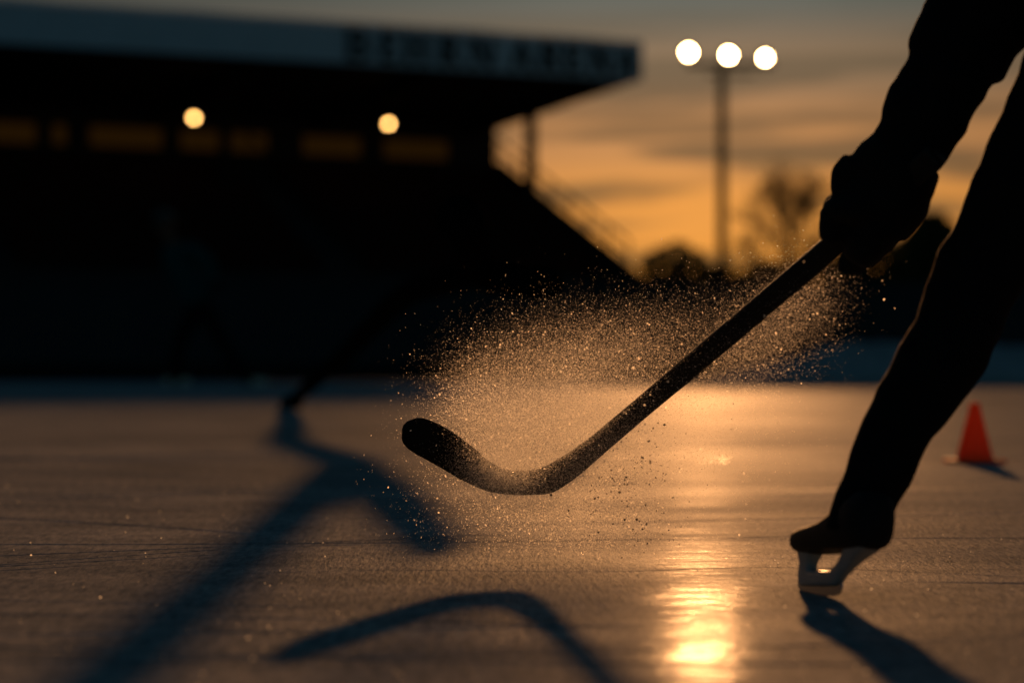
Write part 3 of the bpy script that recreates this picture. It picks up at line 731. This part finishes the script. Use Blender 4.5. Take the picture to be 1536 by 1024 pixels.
# ------------------------------------------------------------------ ice spray
def spray():
    V = {'t': (np.array([[1, 1, 1], [-1, -1, 1], [-1, 1, -1], [1, -1, -1]], float) / 1.732, [(0, 1, 2), (0, 3, 1), (0, 2, 3), (1, 3, 2)]),
         'o': (np.array([[1, 0, 0], [-1, 0, 0], [0, 1, 0], [0, -1, 0], [0, 0, 1], [0, 0, -1]], float), [(0, 2, 4), (2, 1, 4), (1, 3, 4), (3, 0, 4), (2, 0, 5), (1, 2, 5), (3, 1, 5), (0, 3, 5)])}
    gauss = [  # px, py, sx, sy, rotation, weight
        (800, 610, 72, 52, -0.35, 30), (890, 640, 80, 55, -0.4, 22), (860, 530, 80, 36, -0.15, 6), (960, 520, 75, 36, -0.3, 4.2),
        (1125, 515, 64, 36, -0.62, 7.5), (1200, 450, 40, 34, -0.7, 2.2), (735, 630, 32, 50, 0, 7), (748, 706, 34, 26, 0.3, 15), (850, 745, 78, 50, 0.0, 19), (900, 700, 70, 70, 0, 8), (1000, 640, 80, 70, 0, 5), (880, 800, 70, 26, 0, 4), (700, 600, 26, 36, 0.5, 3)]
    w = np.array([g[5] for g in gauss], float); w /= w.sum()
    def sample(n, spread=1.0, far=0.0):
        k = rng.choice(len(gauss), n, p=w); g = np.array(gauss)[k]
        a = rng.normal(size=n) * g[:, 2] * spread; b = rng.normal(size=n) * g[:, 3] * spread
        c, s = np.cos(g[:, 4]), np.sin(g[:, 4])
        px = g[:, 0] + a * c - b * s; py = g[:, 1] + a * s + b * c
        d = 3.60 - (px - 820) / 415.0 * 0.33 * (px > 820) + rng.normal(size=n) * (0.055 + far) - 0.07 * (k == 7)
        x = (px - 768) / F * d; z = HC + (HOR - py) / F * d
        P = np.stack([x, d, z], 1)
        return P[z > 0.004]
    def pieces(P, size, kind, mi):
        v, f = V[kind]; n = len(P)
        q = rng.normal(size=(n, 4)); q /= np.linalg.norm(q, axis=1, keepdims=True)
        a, b, c, d = q.T
        R = np.stack([np.stack([1 - 2 * (c * c + d * d), 2 * (b * c - a * d), 2 * (b * d + a * c)], 1), np.stack([2 * (b * c + a * d), 1 - 2 * (b * b + d * d), 2 * (c * d - a * b)], 1), np.stack([2 * (b * d - a * c), 2 * (c * d + a * b), 1 - 2 * (b * b + c * c)], 1)], 1)
        st = rng.uniform(0.6, 1.5, size=(n, 1, 3))
        W = np.einsum('nij,nkj->nki', R, v[None] * st) * size[:, None, None] + P[:, None, :]
        f = np.array(f); FF = (f[None] + (np.arange(n) * len(v))[:, None, None]).reshape(-1, 3)
        return W.reshape(-1, 3), FF, np.full(len(FF), mi)
    a6 = [2 * math.pi * k / 5 for k in range(5)]
    V['f'] = (np.array([[math.cos(a), math.sin(a), 0.12 * (k % 2)] for k, a in enumerate((0.0, 2.0, 4.1))], float), [(0, 1, 2)])
    V['h'] = (np.array([[0, 0, 0.2]] + [[math.cos(a), math.sin(a), 0.0] for a in a6], float), [(0, k + 1, (k + 1) % 5 + 1) for k in range(5)])
    sets = []
    P = sample(NFINE); sets.append(pieces(P, rng.lognormal(math.log(0.00030), 0.35, len(P)), 'f', 0))
    P = sample(40000, 1.08); sets.append(pieces(P, rng.lognormal(math.log(0.00052), 0.35, len(P)), 'f', 0))
    P = sample(5200, 1.22, 0.03); sets.append(pieces(P, np.clip(rng.lognormal(math.log(0.00062), 0.42, len(P)), 0, 0.0018), 'h', 0))
    P = sample(1300, 1.4, 0.05); sets.append(pieces(P, np.clip(rng.lognormal(math.log(0.0009), 0.45, len(P)), 0, 0.0018), 'h', 0))
    # chips tumbling below the heel, their backlit shade put into a dark colour
    n = 420
    px = rng.normal(938, 42, n); py = rng.normal(725, 58, n); d = rng.normal(3.50, 0.05, n)
    P = np.stack([(px - 768) / F * d, d, HC + (HOR - py) / F * d], 1); P = P[P[:, 2] > 0.004]
    sets.append(pieces(P, np.clip(rng.lognormal(math.log(0.00085), 0.45, len(P)), 0, 0.0026), 'o', 1))
    vs, fs, ms, o = [], [], [], 0
    for v, f, m in sets: vs.append(v); fs.append(f + o); ms.append(m); o += len(v)
    vs = np.concatenate(vs); fs = np.concatenate(fs); ms = np.concatenate(ms)
    me = bpy.data.meshes.new('ice_spray')
    me.vertices.add(len(vs)); me.vertices.foreach_set('co', vs.astype(np.float32).ravel())
    me.loops.add(len(fs) * 3); me.loops.foreach_set('vertex_index', fs.astype(np.int32).ravel())
    me.polygons.add(len(fs)); me.polygons.foreach_set('loop_start', (np.arange(len(fs)) * 3).astype(np.int32))
    me.update(calc_edges=True)
    m0 = mat('ice crystals', (0.97, 0.95, 0.90), 0.2, 0.5, translucent=0.88); m1 = mat('shaded ice chips', (0.02, 0.02, 0.022), 0.5, 0.3, noise=0.2)
    ob = link('ice_spray', me, [m0, m1])
    me.polygons.foreach_set('material_index', ms.astype(np.int32))
    tag(ob, 'cloud of golden backlit ice crystals bursting around the stick blade', 'ice spray', kind='stuff')
NFINE = 480000
def shavings():
    n = 1600
    y = 2.0 + 6.5 * rng.random(n) ** 1.5; x = (rng.random(n) * 2 - 1) * 0.30 * y
    r = np.clip(rng.lognormal(math.log(0.0007), 0.45, n), 0, 0.0022)
    vs, fs = [], []
    for i in range(n):
        o = len(vs); a = random.uniform(0, 6.28); c, s_ = math.cos(a) * r[i], math.sin(a) * r[i]
        ln = random.uniform(-0.8, 0.8) * r[i]
        vs += [(x[i] - c, y[i] - s_, -0.0003), (x[i] + c, y[i] + s_, -0.0003), (x[i] + c * 0.5 - s_ * 0.4, y[i] + s_ * 0.5 + ln, r[i] * 1.2), (x[i] - c * 0.7, y[i] - s_ * 0.7 + ln * 0.7, r[i] * 0.9)]
        fs.append((o, o + 1, o + 2, o + 3))
    me = bpy.data.meshes.new('ice_shavings'); me.from_pydata(vs, [], fs); me.update()
    o = link('ice_shavings', me, mat('shaved ice', (0.85, 0.88, 0.9), 0.15, 0.5, noise=0.1, translucent=0.8))
    tag(o, 'tiny crumbs of shaved ice scattered over the rink surface', 'ice shavings', kind='stuff')
shavings()
spray()

# ------------------------------------------------------------------ light
elev = math.atan(TAN_E / math.hypot(1, TAN_A)); azim = math.atan(TAN_A)
sl = bpy.data.lights.new('sun', 'SUN'); sl.energy = 4.3; sl.angle = math.radians(1.5); sl.color = (1.0, 0.445, 0.155)
so = bpy.data.objects.new('sun', sl); C.objects.link(so); so.location = (3, 20, 12)
so.rotation_euler = SUN.to_track_quat('Z', 'Y').to_euler()

W = bpy.data.worlds.new('World'); S.world = W; W.use_nodes = True
def world():
    nt = W.node_tree; N = nt.nodes.new; L = nt.links.new
    bg = nt.nodes['Background']
    def math_(op, a, b=None, c=None):
        n = N('ShaderNodeMath'); n.operation = op
        for i, v in enumerate((a, b, c)):
            if v is None: continue
            if isinstance(v, (int, float)): n.inputs[i].default_value = v
            else: L(v, n.inputs[i])
        return n.outputs[0]
    def mix(f, a, b, mode='MIX'):
        n = N('ShaderNodeMix'); n.data_type = 'RGBA'; n.blend_type = mode
        if isinstance(f, (int, float)): n.inputs[0].default_value = f
        else: L(f, n.inputs[0])
        for i, v in ((6, a), (7, b)):
            if isinstance(v, tuple): n.inputs[i].default_value = (*v, 1)
            else: L(v, n.inputs[i])
        return n.outputs[2]
    tc = N('ShaderNodeTexCoord'); sp = N('ShaderNodeSeparateXYZ'); L(tc.outputs['Generated'], sp.inputs[0])
    x, y, z = sp.outputs
    # clear dusk sky behind it all
    sky = N('ShaderNodeTexSky'); sky.sky_type = 'NISHITA'; sky.sun_disc = False; sky.sun_elevation = elev; sky.sun_rotation = azim
    base = N('ShaderNodeVectorMath'); base.operation = 'MULTIPLY'; L(sky.outputs[0], base.inputs[0]); base.inputs[1].default_value = (0.0090, 0.0190, 0.0212)
    # low glow behind the rink
    r = N('ShaderNodeValToRGB'); cr = r.color_ramp; cr.interpolation = 'EASE'
    zz = math_('MULTIPLY', z, 2.5)
    stops = [(0.0, (0.66, 0.21, 0.026)), (0.03, (0.92, 0.33, 0.042)), (0.06, (0.84, 0.315, 0.055)), (0.09, (0.56, 0.24, 0.080)), (0.118, (0.27, 0.155, 0.085)), (0.15, (0.112, 0.102, 0.095)), (0.24, (0.022, 0.030, 0.036)), (0.395, (0.006, 0.016, 0.024))]
    while len(cr.elements) < len(stops): cr.elements.new(0.5)
    for e, (p, c) in zip(cr.elements, stops): e.position = p * 2.5; e.color = (*c, 1)
    L(zz, r.inputs[0])
    # fall-off to either side of the sunken sun and none behind
    az = math_('ARCTAN2', x, y); da = math_('SUBTRACT', az, 0.065)
    wide = math_('POWER', 2.718, math_('MULTIPLY', math_('MULTIPLY', da, da), -1.4))
    near = math_('POWER', 2.718, math_('MULTIPLY', math_('MULTIPLY', da, da), -55.0))
    lat = math_('ADD', math_('MULTIPLY', wide, 0.55), math_('MULTIPLY', near, 0.45))
    glow = mix(1.0, r.outputs[0], (1, 1, 1), 'MULTIPLY')
    lum = N('ShaderNodeVectorMath'); lum.operation = 'SCALE'; L(glow, lum.inputs[0]); L(lat, lum.inputs[3])
    # stratus bands
    mp = N('ShaderNodeCombineXYZ'); L(math_('MULTIPLY', az, 6.0), mp.inputs[0]); L(math_('MULTIPLY', z, 70.0), mp.inputs[1])
    n1 = N('ShaderNodeTexNoise'); n1.inputs['Scale'].default_value = 1.0; n1.inputs['Detail'].default_value = 5; n1.inputs['Roughness'].default_value = 0.5; n1.inputs['Distortion'].default_value = 0.35
    L(mp.outputs[0], n1.inputs['Vector'])
    cl = N('ShaderNodeMapRange'); cl.interpolation_type = 'SMOOTHSTEP'; L(n1.outputs['Fac'], cl.inputs[0]); cl.inputs[1].default_value = 0.45; cl.inputs[2].default_value = 0.58
    cf = math_('MULTIPLY', cl.outputs[0], 0.92)
    grey = N('ShaderNodeVectorMath'); grey.operation = 'SCALE'; L(mix(0.45, lum.outputs[0], (0.17, 0.118, 0.083)), grey.inputs[0]); grey.inputs[3].default_value = 0.48
    # clouds only where there is light to see them by
    low = N('ShaderNodeMapRange'); L(z, low.inputs[0]); low.inputs[1].default_value = 0.16; low.inputs[2].default_value = 0.09
    c2 = mix(math_('MULTIPLY', cf, low.outputs[0]), lum.outputs[0], grey.outputs[0])
    fr = N('ShaderNodeMapRange'); fr.interpolation_type = 'SMOOTHSTEP'; L(y, fr.inputs[0]); fr.inputs[1].default_value = -0.2; fr.inputs[2].default_value = 0.6
    hi = N('ShaderNodeMapRange'); hi.interpolation_type = 'SMOOTHSTEP'; L(z, hi.inputs[0]); hi.inputs[1].default_value = 0.10; hi.inputs[2].default_value = 0.55; hi.inputs[3].default_value = 0.035; hi.inputs[4].default_value = 1.0
    keep = N('ShaderNodeMix'); L(fr.outputs[0], keep.inputs[0]); keep.inputs[2].default_value = 1.0; L(hi.outputs[0], keep.inputs[3])
    b2 = N('ShaderNodeVectorMath'); b2.operation = 'SCALE'; L(base.outputs[0], b2.inputs[0]); L(keep.outputs[0], b2.inputs[3]); base = b2
    add = N('ShaderNodeVectorMath'); add.operation = 'ADD'; L(c2, add.inputs[0]); L(base.outputs[0], add.inputs[1])
    L(add.outputs[0], bg.inputs['Color']); bg.inputs['Strength'].default_value = 1.0
world()

# ------------------------------------------------------------------ camera and output
cd = bpy.data.cameras.new('camera'); cam = bpy.data.objects.new('camera', cd); C.objects.link(cam); S.camera = cam
cam.location = (0, 0, HC); cam.rotation_euler = (math.radians(90), 0, 0)
cd.lens = 85; cd.sensor_width = 36; cd.shift_y = (HOR - 512.0) / 1536.0
cd.clip_start = 0.05; cd.clip_end = 3000
cd.dof.use_dof = True; cd.dof.focus_distance = 3.57; cd.dof.aperture_fstop = 2.85; cd.dof.aperture_blades = 0
S.view_settings.view_transform = 'Standard'; S.view_settings.look = 'None'; S.view_settings.exposure = 0.0; S.view_settings.gamma = 1.0
S.render.engine = 'CYCLES'
S.cycles.use_adaptive_sampling = False
S.cycles.use_denoising = True
S.cycles.max_bounces = 6; S.cycles.diffuse_bounces = 3; S.cycles.glossy_bounces = 3; S.cycles.transmission_bounces = 4
S.cycles.sample_clamp_indirect = 4.0
S.cycles.caustics_reflective = False; S.cycles.caustics_refractive = False
